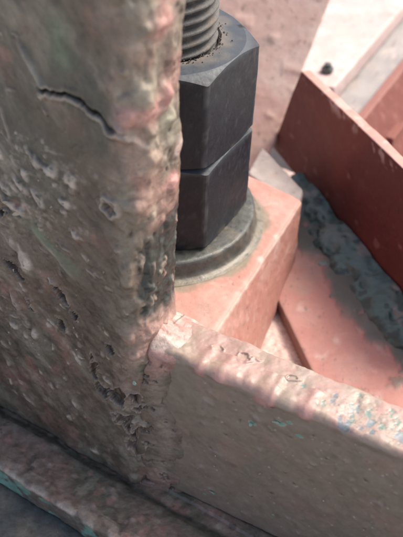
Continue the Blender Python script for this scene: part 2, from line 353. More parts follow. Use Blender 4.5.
# ---- the gusset plate
TG = .0195
def gus(P, a, b, t, N):
    # a is the offset along NG (front = TG), b the height, t along DG
    S = np.stack([t, b+a*.5, a*.6], -1); top = sstep(ZG-.004, ZG-.0015, b+.0012*fbm(S, 180, 2, 3))
    h = .0008*fbm(S, 45, 3, 201)+.00035*fbm(S, 200, 4, 203)+top*(.0013*fbm(S, 90, 3, 205)+.00022*fbm(S, 380, 3, 207))
    rim = np.exp(-((b-ZG+.0022)/.0022)**2)*(a > TG-.004); h = h+rim*.0012*np.clip(fbm(S, 75, 4, 209)+.3, 0, 2)
    C = np.ones(P.shape)*np.array((.232, .178, .138))
    C = mixc(C, (.215, .175, .135), sstep(0, .4, fbm(S, 40, 3, 211))*.7)
    C = mixc(C, (.265, .178, .140), sstep(.1, .4, fbm(S, 75, 3, 213))*.6)
    C = mixc(C, (.11, .09, .065), sstep(.36, .55, fbm(S, 160, 4, 215))*.4)
    C = mixc(C, (.30, .24, .21), sstep(.004, .014, b-.008)*(.5+.5*fbm(S, 60, 2, 216))*.4)
    Ct = np.ones(P.shape)*np.array((.37, .24, .205))
    Ct = mixc(Ct, (.34, .26, .215), sstep(-.1, .3, fbm(S, 90, 3, 217)))
    Ct = mixc(Ct, (.52, .28, .25), sstep(.15, .4, fbm(S, 80, 3, 219))*.6)
    Ct = mixc(Ct, (.30, .24, .185), sstep(.12, .4, fbm(S, 150, 4, 221)+.05)*.6)
    C = C*(1-top[..., None])+Ct*top[..., None]
    # pink drips hanging over the front rim
    for (u0, ln, wd) in [(19, 2.6, 2.0), (27, 1.2, 2.5), (43.5, 4.4, 2.2), (47.2, 3.0, 1.5), (60, 1.3, 2.2)]:
        m = np.exp(-((t-u0/1000)/(wd/1000))**2)*sstep(ZG-.004-ln/1000, ZG-.002-ln/2000, b)*(a > TG*.5)
        h += .0009*m; C = mixc(C, (.50, .27, .24), np.clip(m*1.5, 0, .85)*sstep(ZG+.001, ZG-.002, b))
    if True:
        # blue green stains of old paint on the top face
        st = np.zeros(a.shape)
        for (u0, n0, R) in [(68.2, 9.3, 3), (75, 7.9, 4.5), (74.5, 16, 3.5), (80.6, 14, 4), (90.4, 13, 3.5), (84, 7.7, 3.5), (88.3, 10.1, 3), (96, 8, 5), (102, 12, 5), (53.6, 10, 1.6), (63, 14, 1.8)]:
            st = np.maximum(st, np.exp(-((t-u0/1000)**2+(a-n0/1000)**2)/(R/1000)**2))
        k = top*sstep(.34, .56, st*.45+1.45*fbm(S, 480, 4, 223))*sstep(.12, .3, st); h += -.00012*k
        cc = np.array((.13, .25, .21))*(1-sstep(-.1, .2, fbm(S, 160, 2, 227)))[..., None]+np.array((.16, .21, .24))*sstep(-.1, .2, fbm(S, 160, 2, 227))[..., None]
        kk = (k*.8)[..., None]; C = C*(1-kk)+cc*kk
        C = mixc(C, DARK, top*np.exp(-((st*.55+1.35*fbm(S, 420, 4, 223)-.30)/.06)**2)*.45*sstep(.1, .3, st))
        # flaked spot where the paint has lifted
        for (u0, n0, R) in [(31, 7.5, 3.6), (20, 9, 2.4), (50, 9, 2.5), (66, 15, 2.6)]:
            rr = np.hypot(t-u0/1000, (a-n0/1000)*1.3)/(R/1000)+1.3*fbm(S, 210, 4, 229); e = np.exp(-((rr-1)/.16)**2)*top*sstep(-.1, .3, fbm(S, 190, 2, 230)+.1)
            h += .0007*e; C = mixc(C, (.10, .085, .07), np.exp(-((rr-.82)/.08)**2)*top*.6*sstep(-.1, .3, fbm(S, 190, 2, 230)+.1)); C = mixc(C, (.42, .36, .30), (1-sstep(.5, .8, rr))*top*.25)
    fr = (a > TG-.003) & (b < ZG-.004); xf = np.where(fr, t, 9.)
    for (u0, z0, R) in [(48, 19, .9), (64, 13, .5), (36, 3, .6), (70, 4, .5), (31, -8, .6), (52, -30, .7), (25, -20, .6), (60, -18, .5), (85, 2, .6), (78, -12, .5), (44, -38, .5), (33, 12, .5), (56, 27-20, .4)]:
        blister(h, C, xf, b, u0/1000, z0/1000, R/1000, -.0005, rng.uniform(-1, 1), .6); 
        C = mixc(C, (.05, .035, .03), np.exp(-(((xf-u0/1000)**2+(b-z0/1000)**2)/(R*.9/1000)**2))*.8)
    for k in range(70):
        blister(h, C, xf, b, rng.uniform(.02, .105), rng.uniform(-.055, .018), rng.uniform(.0004, .0014), rng.uniform(.0001, .0004), rng.uniform(-1.2, .6), rng.uniform(.4, 1), 0, (.27, .22, .19) if rng.random() < .5 else None)
    for (u0, z0, R) in [(40.9, 5.1, 1.5), (51.3, 12.1, 2.2), (59.2, 9.9, 1.4), (27.4, -47, 1.3), (55, 14.5, 1.2), (54, -43, .6), (24, -50, .6)]:
        rr = np.hypot(xf-u0/1000, (b-z0/1000)*1.6)/(R/1000)+.45*fbm(S, 700, 3, 231)
        C = mixc(C, (.15, .33, .26), (1-sstep(.75, 1.05, rr))*.95); C = mixc(C, (.42, .45, .38), np.exp(-((rr-.9)/.15)**2)*.5*(xf < 1))
    for k in range(60):
        u0, z0, R = rng.uniform(.02, .1), rng.uniform(-.05, .018), rng.uniform(.00018, .0004); C = mixc(C, (.48, .44, .36), np.exp(-((xf-u0)**2+(b-z0)**2)/R**2)*.9)
    return h, C
cg = contour([(TG, ZB+.001), (TG, ZG), (0, ZG), (0, ZB+.001)], [.001, .0024, .0022, .001], [.0004, .0003, .0015, .002])
relief('gusset_plate', cg, BR, NG, (0, 0, 1), DG, np.concatenate([np.arange(-.013, .112, .00035), np.arange(.113, .16, .003)]), gus, M_GUS, corner)

# ---- weld running down the joint, and over the top
def strip(name, P, fn, mat, parent, closed=False):
    N = gnormals(P, closed); 
    h, C = fn(P); P2 = P+N*h[..., None]
    Fq = grid_faces(P.shape[0], P.shape[1], closed)
    return mesh_obj(name, P2.reshape(-1, 3), Fq, mat, parent, C.reshape(-1, 3))
RC = .0042; n0_, z0_ = TG-.0012, ZG-.0012
path = [(n0_, z_, 0.) for z_ in np.arange(ZB-.002, z0_-RC, .00035)]
path += [(n0_-RC+RC*math.cos(t_), z0_-RC+RC*math.sin(t_), t_) for t_ in np.linspace(0, math.pi/2, 20)]
path += [(n_, z0_, math.pi/2) for n_ in np.arange(n0_-RC-.0003, -.0012, -.00035)]
path = np.array(path); ns_ = len(path); sl = np.concatenate([[0], np.cumsum(np.hypot(np.diff(path[:, 0]), np.diff(path[:, 1])))])
vv = np.linspace(0, 1, 74); Sg, Vg = np.meshgrid(sl, vv, indexing='ij')
pn, pz_, pt = [np.broadcast_to(path[:, k:k+1], Sg.shape) for k in range(3)]
lowk = sstep(.075, .012, Sg); upk = sstep(.070, .082, Sg)
q1 = lambda f, sd: fbm(np.stack([Sg, Sg*0, Sg*0], -1), f, 3, sd)
x0 = -.0035-.0035*lowk+.0040*q1(60, 301)*(1-upk)+.0012*upk
x1 = .0095+.0065*lowk+.0050*upk+.0060*q1(50, 302)
xx = x0+(x1-x0)*Vg
drop = .0085-np.sqrt(np.maximum(.0085**2-np.clip(x0+.0085, 0, .0085)**2, 0)); ktop = sstep(.9, 1.55, pt)
sh = (T-drop-n0_-.0002)*(1-ktop)+(.0060+.0022*q1(120, 304))*ktop*sstep(sl[-1]+.004, sl[-1]-.010, Sg)
out = sh*(1-Vg)**(1.35+.5*upk)+(.0009+.0009*q1(45, 306))*np.sin(np.pi*Vg)**.9*(1-.25*upk)-.0006-.0010*np.exp(-((Vg-1)/.06)**2)-.0010*np.exp(-(Vg/.05)**2)*(1-ktop)
Pw = BR+xx[..., None]*D+(pn+out*np.cos(pt))[..., None]*NG+(pz_+out*np.sin(pt))[..., None]*np.array([0, 0, 1.])
Pw = Pw+((1-upk)*(1-Vg)*.0)[..., None]*NN
def weldfn(P):
    S = P-BR
    win = np.sin(np.pi*Vg)**.5; h = win*(.0008*fbm(S, 60, 3, 303)+.0004*fbm(S, 280, 3, 305))
    pit = (1-.85*upk)*sstep(.26, .46, fbm(S, 280, 4, 307)+.22*np.exp(-((Vg-.12)/.14)**2)+.22*np.exp(-((Vg-.90)/.08)**2)-.05); h = h-.0010*pit
    C = np.ones(P.shape)*np.array((.145, .105, .080)); C = mixc(C, (.22, .165, .135), sstep(0, .35, fbm(S, 120, 3, 309))*.6)
    C = mixc(C, (.10, .10, .07), sstep(.05, .4, fbm(S, 70, 3, 311))*.6)
    C = mixc(C, (.28, .225, .18), np.exp(-((Vg-.55)/.22)**2)*.6)
    C = mixc(C, (.44, .235, .205), sstep(.002, .018, S[..., 2]+.006*fbm(S, 100, 2, 315)-.012*np.abs(Vg-.45))*.75); C = mixc(C, (.48, .40, .35), upk*sstep(-.05, .3, fbm(S, 140, 3, 327))*.8)
    ck = np.abs(q1(0, 1)*0+xx-.0012-.0012*fbm(S, 140, 2, 331)); C = mixc(C, (.10, .06, .05), upk*np.exp(-(ck/.0003)**2)*.8*sstep(-.05, .1, fbm(S, 120, 2, 332)))
    C = mixc(C, (.32, .20, .165), sstep(-.042, -.052, S[..., 2]+.004*fbm(S, 120, 2, 316))*.7)
    C = mixc(C, (.075, .052, .042), pit*.8)
    return h, C
wp = strip('weld_bead', Pw, weldfn, M_OLD, corner)
tag(wp, 'brown pitted weld down the joint, pink where it wraps over the top')

# ---- base plate under the upright
def basefn(P, a, b, t, N):
    S = np.stack([t, a, b], -1)
    h = .0008*fbm(S, 60, 3, 401)+.0005*fbm(S, 220, 4, 403)
    C = np.ones(P.shape)*np.array((.16, .122, .093)); C = mixc(C, (.205, .135, .105), sstep(-.05, .35, fbm(S, 45, 3, 405))*.6)
    C = mixc(C, (.10, .105, .072), sstep(-.1, .3, fbm(S, 50, 3, 407))*.75); C = mixc(C, (.33, .29, .23), sstep(.32, .5, fbm(S, 160, 3, 409))*.35)
    C = mixc(C, (.34, .19, .155), sstep(.30, .5, fbm(S, 150, 3, 411))*.6)
    C = mixc(C, DARK, sstep(.33, .45, fbm(S, 190, 4, 413))*.7)
    gw = .0012*fbm(S, 110, 3, 421); gr = np.exp(-((a-.0275-gw)/.0016)**2)*(b > ZB-.001); h = h-.0010*sstep(.030, .0275, a-gw)*(b > ZB-.001)*(a > .02); C = mixc(C, (.022, .024, .017), np.exp(-((a-.0270-gw)/.0013)**2)*.97); C = mixc(C, (.085, .09, .068), np.exp(-((a-.030-gw)/.0022)**2)*.6)  # dark stripe paints the crevice shade under the upright, greenish band beside it
    fas = sstep(-.0015, -.0035, b-ZB)*(a > .04)
    C = mixc(C, (.17, .14, .115), fas*.7); C = mixc(C, (.20, .36, .29), fas*sstep(.0, .2, fbm(S, 140, 3, 415)+.25*sstep(-.03, -.055, t))*.9)
    ed = np.exp(-((b-ZB+.0012)/.0012)**2)*(a > .045); C = mixc(C, (.50, .43, .36), ed*sstep(-.2, .3, fbm(S, 150, 2, 417))*.7); h = h+ed*.0007*fbm(S, 200, 2, 419)  # broken pale line painted as the highlight on the front edge
    far = sstep(.0, -.004, a); C = mixc(C, (.64, .47, .42), far*.95)
    for (u0, n0, R, A) in [(-40, 38, 1.2, 1.2), (-27.9, 36, 1.4, 1.1), (-10.9, 33, 1.3, 1), (-12, 44, 1.6, 1), (-50, 45, 1.8, 1), (-35, 46, 1, .8), (5, 40, 1.5, 1)]:
        e = np.exp(-((t-u0/1000)**2+(a-n0/1000)**2)/(R/1000)**2)*(b > ZB-.002); h += A*.7/1000*e; C = mixc(C, (.40, .26, .23), e*.35)
    return h, C
cb = contour([(.0515, ZB), (-.22, ZB), (-.22, ZB-.014), (.0515, ZB-.014)], [.0022, .002, .002, .003], [.0004, .004, .003, .0005])
sel = (cb[:, 0] > -.004) | (np.arange(len(cb)) % 4 == 0)
cb = cb[sel]
tb = np.concatenate([np.arange(-.20, -.10, .004), np.arange(-.098, .055, .00042), np.arange(.056, .26, .004)])
relief('base_plate', cb, BR, NN, (0, 0, 1), D, tb, basefn, M_OLD, corner)
# toe plate below, in the lower left corner
def darkfn(P, N):
    h = .0006*fbm(P, 80, 3, 451); C = np.ones(P.shape)*np.array((.075, .08, .078)); C = mixc(C, (.13, .12, .10), sstep(0, .3, fbm(P, 90, 3, 453)))
    return h, C
q = lambda u, n, z: BR+u*D+n*NN+np.array([0, 0, z])
hexa('footing_plate', [q(-.2, -.05, -.10), q(.2, -.05, -.10), q(.2, .12, -.10), q(-.2, .12, -.10), q(-.2, -.05, -.0716), q(.2, -.05, -.0716), q(.2, .12, -.0716), q(-.2, .12, -.0716)], (60, 60, 4), .002, darkfn, M_OLD, corner)

# ---- loose curled paint flakes, one by one
flv = None
def flake_mesh(seed, col):
    r_ = np.random.default_rng(seed); n = 9
    ang = np.linspace(0, 2*np.pi, n, endpoint=False); rad_ = 1+.35*r_.normal(size=n)*.6; rad_ = np.clip(rad_, .55, 1.5)
    x = np.cos(ang)*rad_; y = np.sin(ang)*rad_*.6
    V = []
    for s, zz in ((1, 0), (.55, .0)):
        for i in range(n): X, Y = x[i]*s, y[i]*s; V.append((X, Y, .22*X*X+.18*Y+.1))
    V.append((0, 0, .1))
    nb_ = len(V); V += [(a_, b_, c_-.13) for a_, b_, c_ in V]
    Fc = []
    for i in range(n):
        j = (i+1) % n; Fc += [(i, j, n+j, n+i), (n+i, n+j, 2*n), (nb_+j, nb_+i, nb_+n+i, nb_+n+j), (nb_+n+j, nb_+n+i, nb_+2*n), (j, i, nb_+i, nb_+j)]
    me_o = mesh_obj('paint_flake', np.array(V), Fc, M_OLD, None, np.ones((len(V), 3))*np.array(col), smooth=False)
    me = me_o.data; bpy.data.objects.remove(me_o); return me
fm = [flake_mesh(k, c) for k, c in enumerate([CREAM, (.36, .29, .23), (.30, .42, .36), (.24, .19, .155), (.55, .3, .27), (.45, .40, .33)])]
def put_flake(Pw_, nrm, size, ang, me, tilt):
    z = Vector(nrm).normalized(); x = z.orthogonal().normalized(); y = z.cross(x)
    R = Matrix((x, y, z)).transposed() @ Matrix.Rotation(ang, 3, 'Z') @ Matrix.Rotation(tilt, 3, 'Y')
    o = bpy.data.objects.new('paint_flake', me); COL.objects.link(o); o.parent = corner
    mm = (R @ Matrix.Scale(size, 3)).to_4x4(); mm.translation = Vector(Pw_)-Vector(corner.location); o.matrix_local = mm
def put_front(u, z, size, ang, k, tilt=.3): put_flake(BR+u/1000*D+(T+.0006)*NN+np.array([0, 0, z/1000]), NN, size/1000, ang, fm[k], tilt)
put_front(-2.2, 8.2, 1.5, .3, 2, .2); put_front(-40, 91.5, 1.6, 2, 0, .4); put_front(-33.5, 90.5, 1.5, .8, 0, .4); put_front(-48.5, 79, 1.4, 1.2, 1, .5)
put_front(-41, 76.5, 1.9, .5, 0, .5); put_front(-56, 68, 1.6, 2.2, 5, .4); put_front(-52, 65, 1.4, 2.9, 5, .4)
for k in range(34):
    put_front(rng.uniform(-70, -6), rng.uniform(-30, 95), rng.uniform(.25, .6), rng.uniform(0, 6), int(rng.choice([0, 1, 3, 1])), rng.uniform(.1, .5))
def put_g(u, z, size, ang, k): put_flake(BR+u/1000*DG+(TG+.0004)*NG+np.array([0, 0, z/1000]), NG, size/1000, ang, fm[k], .12)
put_g(40.9, 5.1, 1.1, .4, 2); put_g(50.4, 12.4, 1.3, 2.4, 2); put_g(27.4, -46, 1.1, 1.9, 2)
for k in range(10): put_g(rng.uniform(24, 95), rng.uniform(-40, 12), rng.uniform(.25, .6), rng.uniform(0, 6), int(rng.choice([1, 3, 0])))

# ------------------------------------------------------------------ bolt, nuts, washer
RN = .0413; AP = RN*math.cos(rad(30))
def hex_nut(z0, z1, rot, label):
    H = z1-z0; na = 360
    th = np.linspace(0, 2*np.pi, na, endpoint=False); ph = (th-rot+np.pi/6) % (np.pi/3)-np.pi/6
    # snap the corner columns so that the ridge stays crisp; corners lie at rot + k*60 deg
    rh = AP/np.cos((th-rot) % (np.pi/3)-np.pi/6)
    rh = np.minimum(rh, RN-.00035)
    rin = .0242; rc = AP*.99
    rows = []
    def ring(r, z): rows.append(np.stack([r*np.cos(th), r*np.sin(th), z+0*th], 1))
    ring(rin*np.ones(na), z0+.001); 
    rb = np.minimum(rh, rc*np.ones(na)); ring(rb*.7, z0); ring(rb, z0*np.ones(na))
    cut = lambda r, s: z0+H/2+s*(H/2-np.maximum(0, r-rc)*math.tan(rad(30 if s > 0 and z1 > .06 else 19)))
    for k in (.5, 1): r = rb+(rh-rb)*k; ring(r, cut(r, -1))
    lo, hi = cut(rh, -1), cut(rh, 1)
    for k in np.linspace(0, 1, 26)[1:]: ring(rh, lo+(hi-lo)*k)
    for k in (.5, 0): r = rb+(rh-rb)*k; ring(r, cut(r, 1))
    for k in np.linspace(0, 1, 10)[1:]: ring(rb*(1-k)+(rin+.0012)*k, z1+0*th)
    ring(rin*np.ones(na), z1-.0014+0*th); ring((rin-.0006)*np.ones(na), z1-.004+0*th)
    P = np.array(rows); N = gnormals(P, True)
    S = P; h = .00022*fbm(S, 120, 3, 501)+.00007*fbm(S, 500, 3, 503)
    C = np.ones(P.shape)*np.array((.011, .013, .020)); C = mixc(C, (.018, .021, .029), sstep(0, .4, fbm(S, 70, 3, 505))*.6)
    C = mixc(C, (.008, .010, .015), sstep(.1, .4, fbm(S, 110, 3, 507))*.6)
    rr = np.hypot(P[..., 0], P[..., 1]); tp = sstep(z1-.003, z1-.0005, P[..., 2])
    C = mixc(C, (.065, .080, .098), tp*.8)  # top face coloured paler to stand for light from the sky
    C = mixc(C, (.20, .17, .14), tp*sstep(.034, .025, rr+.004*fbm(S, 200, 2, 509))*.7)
    C = mixc(C, (.10, .082, .062), sstep(.0045, .0005, np.minimum(P[..., 2]-z0, (z1-P[..., 2])+99*tp))*sstep(-.1, .35, fbm(S, 160, 3, 513))*.6)
    C = mixc(C, (.06, .062, .065), sstep(.36, .5, fbm(S, 380, 4, 514))*.4)
    pd = np.hypot(P[..., 0]-.0335, (P[..., 1]-.0105)*1.4)/.0021+.4*fbm(S, 500, 2, 512); C = mixc(C, (.012, .012, .012), tp*(1-sstep(.7, 1.1, pd))*.9)
    edge = np.clip((rr-RN+.0009)/.0004, 0, 1)*sstep(-.3, .2, fbm(S, 200, 3, 511)); C = mixc(C, (.10, .11, .12), edge*.5)
    P = P+N*h[..., None]; P[..., 2] = np.clip(P[..., 2], z0, z1+.0004)
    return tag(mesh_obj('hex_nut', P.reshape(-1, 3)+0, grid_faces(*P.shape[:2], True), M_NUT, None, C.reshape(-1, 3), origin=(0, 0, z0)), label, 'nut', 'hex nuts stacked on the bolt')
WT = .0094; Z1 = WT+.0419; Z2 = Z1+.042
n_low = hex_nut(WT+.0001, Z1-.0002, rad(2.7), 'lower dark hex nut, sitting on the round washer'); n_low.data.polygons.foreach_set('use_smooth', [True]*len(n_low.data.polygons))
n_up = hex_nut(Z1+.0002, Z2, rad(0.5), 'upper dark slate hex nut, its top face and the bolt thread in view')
for o in (n_low, n_up):
    md = o.data
    try: md.set_sharp_from_angle(angle=rad(24))
    except Exception: pass

bolt = empty('anchor_bolt', (0, 0, -.03), 'thick dusty threaded bolt end rising out of the upper hex nut', 'bolt')
th = np.linspace(0, 2*np.pi, 97)[:-1]; pitch = .0046
zz = np.arange(Z2-.012, Z2+.075, .0003); Zt, Th = np.meshgrid(zz, th, indexing='ij')
fr_ = (Zt/pitch-Th/(2*np.pi)) % 1.0; tri = 1-np.abs(fr_*2-1); prof = sstep(.12, .88, tri)
Rt = .0212+.0027*prof
Pt = np.stack([Rt*np.cos(Th), Rt*np.sin(Th), Zt], -1); St = Pt
ht = .00035*fbm(St, 260, 3, 521)+.0002*fbm(St, 800, 2, 523)
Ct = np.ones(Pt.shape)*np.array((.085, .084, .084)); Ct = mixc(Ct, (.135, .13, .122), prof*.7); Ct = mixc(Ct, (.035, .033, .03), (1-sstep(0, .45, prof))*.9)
Ct = mixc(Ct, (.16, .125, .095), sstep(.1, .35, fbm(St, 180, 3, 525))*.6)
Nt = np.stack([np.cos(Th), np.sin(Th), 0*Th], -1)
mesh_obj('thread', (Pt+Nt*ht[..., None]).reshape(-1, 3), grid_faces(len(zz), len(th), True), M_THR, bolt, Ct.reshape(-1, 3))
def lathe(name, prof, mat, parent, colfn, na=160, hf=None, origin=None):
    th = np.linspace(0, 2*np.pi, na, endpoint=False); pr = np.array(prof)
    P = np.stack([pr[:, :1]*np.cos(th), pr[:, :1]*np.sin(th), pr[:, 1:]+0*th], -1); N = gnormals(P, True)
    if hf: P = P+N*hf(P)[..., None]
    return mesh_obj(name, P.reshape(-1, 3), grid_faces(*P.shape[:2], True), mat, parent, colfn(P).reshape(-1, 3), origin=origin)
shp = [(0.0001, -.03), (.0205, -.03), (.0205, Z2+.072), (.0195, Z2+.0755), (.0001, Z2+.0757)]
lathe('shank', shp, M_THR, bolt, lambda P: np.ones(P.shape)*np.array((.10, .095, .09)))
# crumbs of dirt caught round the thread on the nut
cv, cf, cc = [], [], []
for k in range(200):
    a_ = rng.uniform(-2.2, 1.4); r_ = .0243+abs(rng.normal())*.0022; s_ = rng.uniform(.00015, .0005); c0 = np.array([r_*math.cos(a_), r_*math.sin(a_), Z2+s_*.3])
    b0 = len(cv)
    for dv in [(1, 0, 0), (-1, 0, 0), (0, 1, 0), (0, -1, 0), (0, 0, 1), (0, 0, -1)]: cv.append(c0+np.array(dv)*s_*rng.uniform(.6, 1.2)); cc.append(np.array((.085, .072, .06))*rng.uniform(.5, 1.4) if len(cc) % 6 == 0 else cc[-1])
    for f in [(0, 2, 4), (2, 1, 4), (1, 3, 4), (3, 0, 4), (2, 0, 5), (1, 2, 5), (3, 1, 5), (0, 3, 5)]: cf.append(tuple(b0+i for i in f))
tag(mesh_obj('dirt_crumbs', np.array(cv), cf, M_THR, None, np.array(cc), smooth=False, origin=(0, 0, Z2)), 'gritty brown dirt crumbs round the foot of the thread', 'dirt', kind='stuff')

WR = .0478
def wcol(P):
    rr = np.hypot(P[..., 0], P[..., 1]); C = np.ones(P.shape)*np.array((.052, .053, .050)); C = mixc(C, (.065, .072, .064), sstep(-.05, .3, fbm(P, 90, 3, 531)))
    C = mixc(C, (.12, .105, .08), sstep(.1, .4, fbm(P, 180, 3, 533))*.6); C = mixc(C, (.055, .06, .06), sstep(.1, .35, fbm(P, 140, 3, 535))*.7)
    C = mixc(C, (.21, .18, .13), sstep(.0030, .0005, P[..., 2])*.7); return C
k = [(.0245, 0.0003), (.0245, WT), (.0430, WT), (.0441, WT-.0002), (.0449, WT-.0008), (.0453, WT-.0017), (.0455, .0050), (.0458, .0028), (.0466, .0013), (.0480, .0005), (.0497, .0001)]
kd = []
for i in range(len(k)-1):
    for s in range(3): kd.append(tuple(np.array(k[i])*(1-s/3)+np.array(k[i+1])*s/3))
kd.append(k[-1])
tag(lathe('washer', kd, M_OLD, None, wcol, 300, lambda P: .00030*fbm(P, 110, 3, 541)+.00010*fbm(P, 500, 2, 543), origin=(0, 0, 0)), 'thick round grey green washer under the lower hex nut', 'washer')

# ------------------------------------------------------------------ pink bearing block under the washer
B_, C_ = np.array((.0697, .0193)), np.array((.0309, -.0689)); e2 = (C_-B_)/np.linalg.norm(C_-B_)
C2 = C_+e2*.015; A_ = np.array((.0429, .0415)); left = np.array((-.81, .588)); lf2 = np.array((-.857, .515))
D2 = C2+lf2*.12; A2 = A_+left*.10
zt = 0.; bz = ZB+.0006
bot = [np.array((*(D2+(-.0, 0)), bz)), np.array((*(C2+(.012, .002)), bz)), np.array((.0725, .036, bz)), np.array((*A2, bz))]
top = [np.array((*D2, zt)), np.array((*C2, zt)), np.array((*B_, zt)), np.array((*A2, zt))]
def pinkfn(seed, base=(.50, .27, .245), pale=(.56, .42, .38), amp=1., sideg=0, palek=.8):
    def f(P, N):
        h = amp*(.0005*fbm(P, 60, 3, seed)+.0003*fbm(P, 220, 3, seed+1)+.00012*fbm(P, 600, 2, seed+2))
        C = np.ones(P.shape)*np.array(base); C = mixc(C, pale, sstep(-.1, .4, fbm(P, 50, 3, seed+3))*palek)
        C = mixc(C, (.36, .27, .23), sstep(.25, .6, fbm(P, 70, 4, seed+4))*.4); C = mixc(C, (.60, .48, .43), sstep(.2, .6, fbm(P, 120, 4, seed+5))*.5)
        C = mixc(C, (.16, .11, .09), sstep(.52, .6, fbm(P, 330, 3, seed+6))*.5)
        return h, C
    return f
def blockfn(P, N):
    h, C = pinkfn(601, (.48, .235, .19), (.53, .31, .26))(P, N)
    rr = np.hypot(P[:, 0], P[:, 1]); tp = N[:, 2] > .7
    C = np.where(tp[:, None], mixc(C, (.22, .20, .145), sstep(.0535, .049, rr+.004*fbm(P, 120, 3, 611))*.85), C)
    ed = np.exp(-((P[:, 2]+.0008)/.0016)**2)*(~tp)+0.; C = mixc(C, (.62, .50, .44), ed*.5)  # pale line painted along the top edge as if it caught the light
    h = h*np.where(tp & (rr < .051), .15, 1.); return h, C
tag(hexa('bearing_block', bot+top, (170, 150, 60), .0022, blockfn, M_PINK, None, origin=(0, -.01, bz)), 'thick pink painted steel block carrying the washer and nuts', 'steel block')

# ------------------------------------------------------------------ lower plate with the teal weld and the red brace
P0, P1 = np.array((.0621, -.0030)), np.array((.0770, -.0540)); dl = (P1-P0)/np.linalg.norm(P1-P0)
pa = P0-dl*.0; pz = -.050
rd = np.array((.3911, -.9204)); rb0 = np.array((.0647, .1408)); rb1 = rb0+rd*.1545
p_near = P1+dl*.06; p_far_r = rb0+rd*(-.03)+np.array((.05, .02))
lp = empty('lower_plate', (.09, .0, pz-.007), 'smooth dusty pink plate lying low at the right with teal spattered weld', 'steel plate')
b4 = [p_near, p_near+np.array((.12, .0)), np.array((.17, .06)), P0]
b4 = [np.array((.0621, -.0030)), p_near, np.array((.21, -.09)), np.array((.115, .15))]
far = np.array((.052, .150))
def p2fn(P, N):
    h, C = pinkfn(621, (.43, .20, .17), (.47, .26, .225), .6, palek=.6)(P, N)
    # teal overspray beside the weld
    o = (P[:, 0]-rb0[0])*.9204+(P[:, 1]-rb0[1])*.3911
    s = (P[:, 0]-rb0[0])*.3911-(P[:, 1]-rb0[1])*.9204
    g = sstep(-.034, -.021, o+.016*fbm(P, 60, 3, 631)); k = sstep(-.1, .1, fbm(P, 200, 3, 633)+(g-.55)*1.2)
    C = mixc(C, (.085, .115, .10), k*g*.85); h = h+.0012*k*g
    C = mixc(C, (.10, .07, .06), np.exp(-((P[:, 0]-.0621)*.96+(P[:, 1]+.003)*.28)**2/.0012**2)*.6)
    return h, C
def prism4(pts, z0, z1): return [np.array((*p, z0)) for p in pts]+[np.array((*p, z1)) for p in pts]
hexa('plate', prism4([np.array((.0425, .064)), p_near, np.array((.20, -.08)), np.array((.13, .13))][::1], pz-.0070, pz), (150, 130, 4), .001, p2fn, M_PINK, lp)
# the teal weld bead along the foot of the red brace
ts_ = np.linspace(.031, .25, 560); vv = np.linspace(0, 1, 60); Tt, Vv = np.meshgrid(ts_, vv, indexing='ij')
nz1 = fbm(np.stack([Tt, 0*Tt, 0*Tt], -1), 70, 3, 641); wdt = (.0195+.004*nz1)*sstep(.029, .038, Tt)**.5
off = -.001-wdt*Vv; hgt = (.0085+.002*fbm(np.stack([Tt, 0*Tt, 0*Tt], -1), 60, 2, 643))*np.sin(np.pi*np.clip(Vv*.5+.5, 0, 1))**.7*sstep(.029, .04, Tt)**.5
on = np.array((.9204, .3911))
xy = rb0+Tt[..., None]*rd+off[..., None]*on
Pb = np.concatenate([xy, (pz+.0002+hgt)[..., None]], -1)
def tealfn(P):
    rim = sstep(.45, .85, Vv+.5*fbm(P, 60, 2, 650)); lump = np.clip(fbm(P, 150, 2, 657)+.1, 0, 1)
    h = .0014*fbm(P, 60, 2, 651)+.0004*fbm(P, 190, 2, 653)+.0050*lump*(.25+.75*rim)+.0009*np.clip(fbm(P, 110, 2, 655)-.15, 0, 1)
    C = np.ones(P.shape)*np.array((.085, .145, .130)); C = mixc(C, (.15, .18, .155), sstep(0, .4, fbm(P, 55, 3, 659))*.8); C = mixc(C, (.10, .16, .145), sstep(.0, .3, fbm(P, 90, 3, 661))*.7)
    C = mixc(C, (.035, .062, .055), rim*sstep(-.1, .25, fbm(P, 150, 3, 663))*.85); C = mixc(C, (.03, .045, .04), sstep(.30, .42, fbm(P, 170, 3, 664))*.8)
    C = mixc(C, (.34, .26, .23), sstep(.33, .5, fbm(P, 80, 3, 665))*.5); return h, C
tw = strip('weld_bead', Pb[::-1], tealfn, M_TEAL, lp); tag(tw, 'teal and dark green lumpy weld bead')
# teal spatter lumps on the plate
for k in range(26):
    s_ = rng.uniform(.05, .16); o_ = -.0215-abs(rng.normal())*.004; c0 = rb0+rd*s_+on*o_; R_ = rng.uniform(.0007, .0022)
    u_, v_ = np.meshgrid(np.linspace(0, np.pi/2*1.1, 8), np.linspace(0, 2*np.pi, 15)[:-1], indexing='ij')
    Pp = np.stack([c0[0]+R_*np.sin(u_)*np.cos(v_)*rng.uniform(.8, 1.5), c0[1]+R_*np.sin(u_)*np.sin(v_), pz+R_*.55*np.cos(u_)], -1)
    Pp = Pp+(.25*R_*fbm(Pp, 900, 2, k))[..., None]
    Cc = np.ones(Pp.shape)*np.array((.10, .16, .15) if rng.random() < .7 else (.2, .24, .22))
    mesh_obj('spatter_lump', Pp.reshape(-1, 3), grid_faces(*Pp.shape[:2], True), M_TEAL, lp, Cc.reshape(-1, 3))

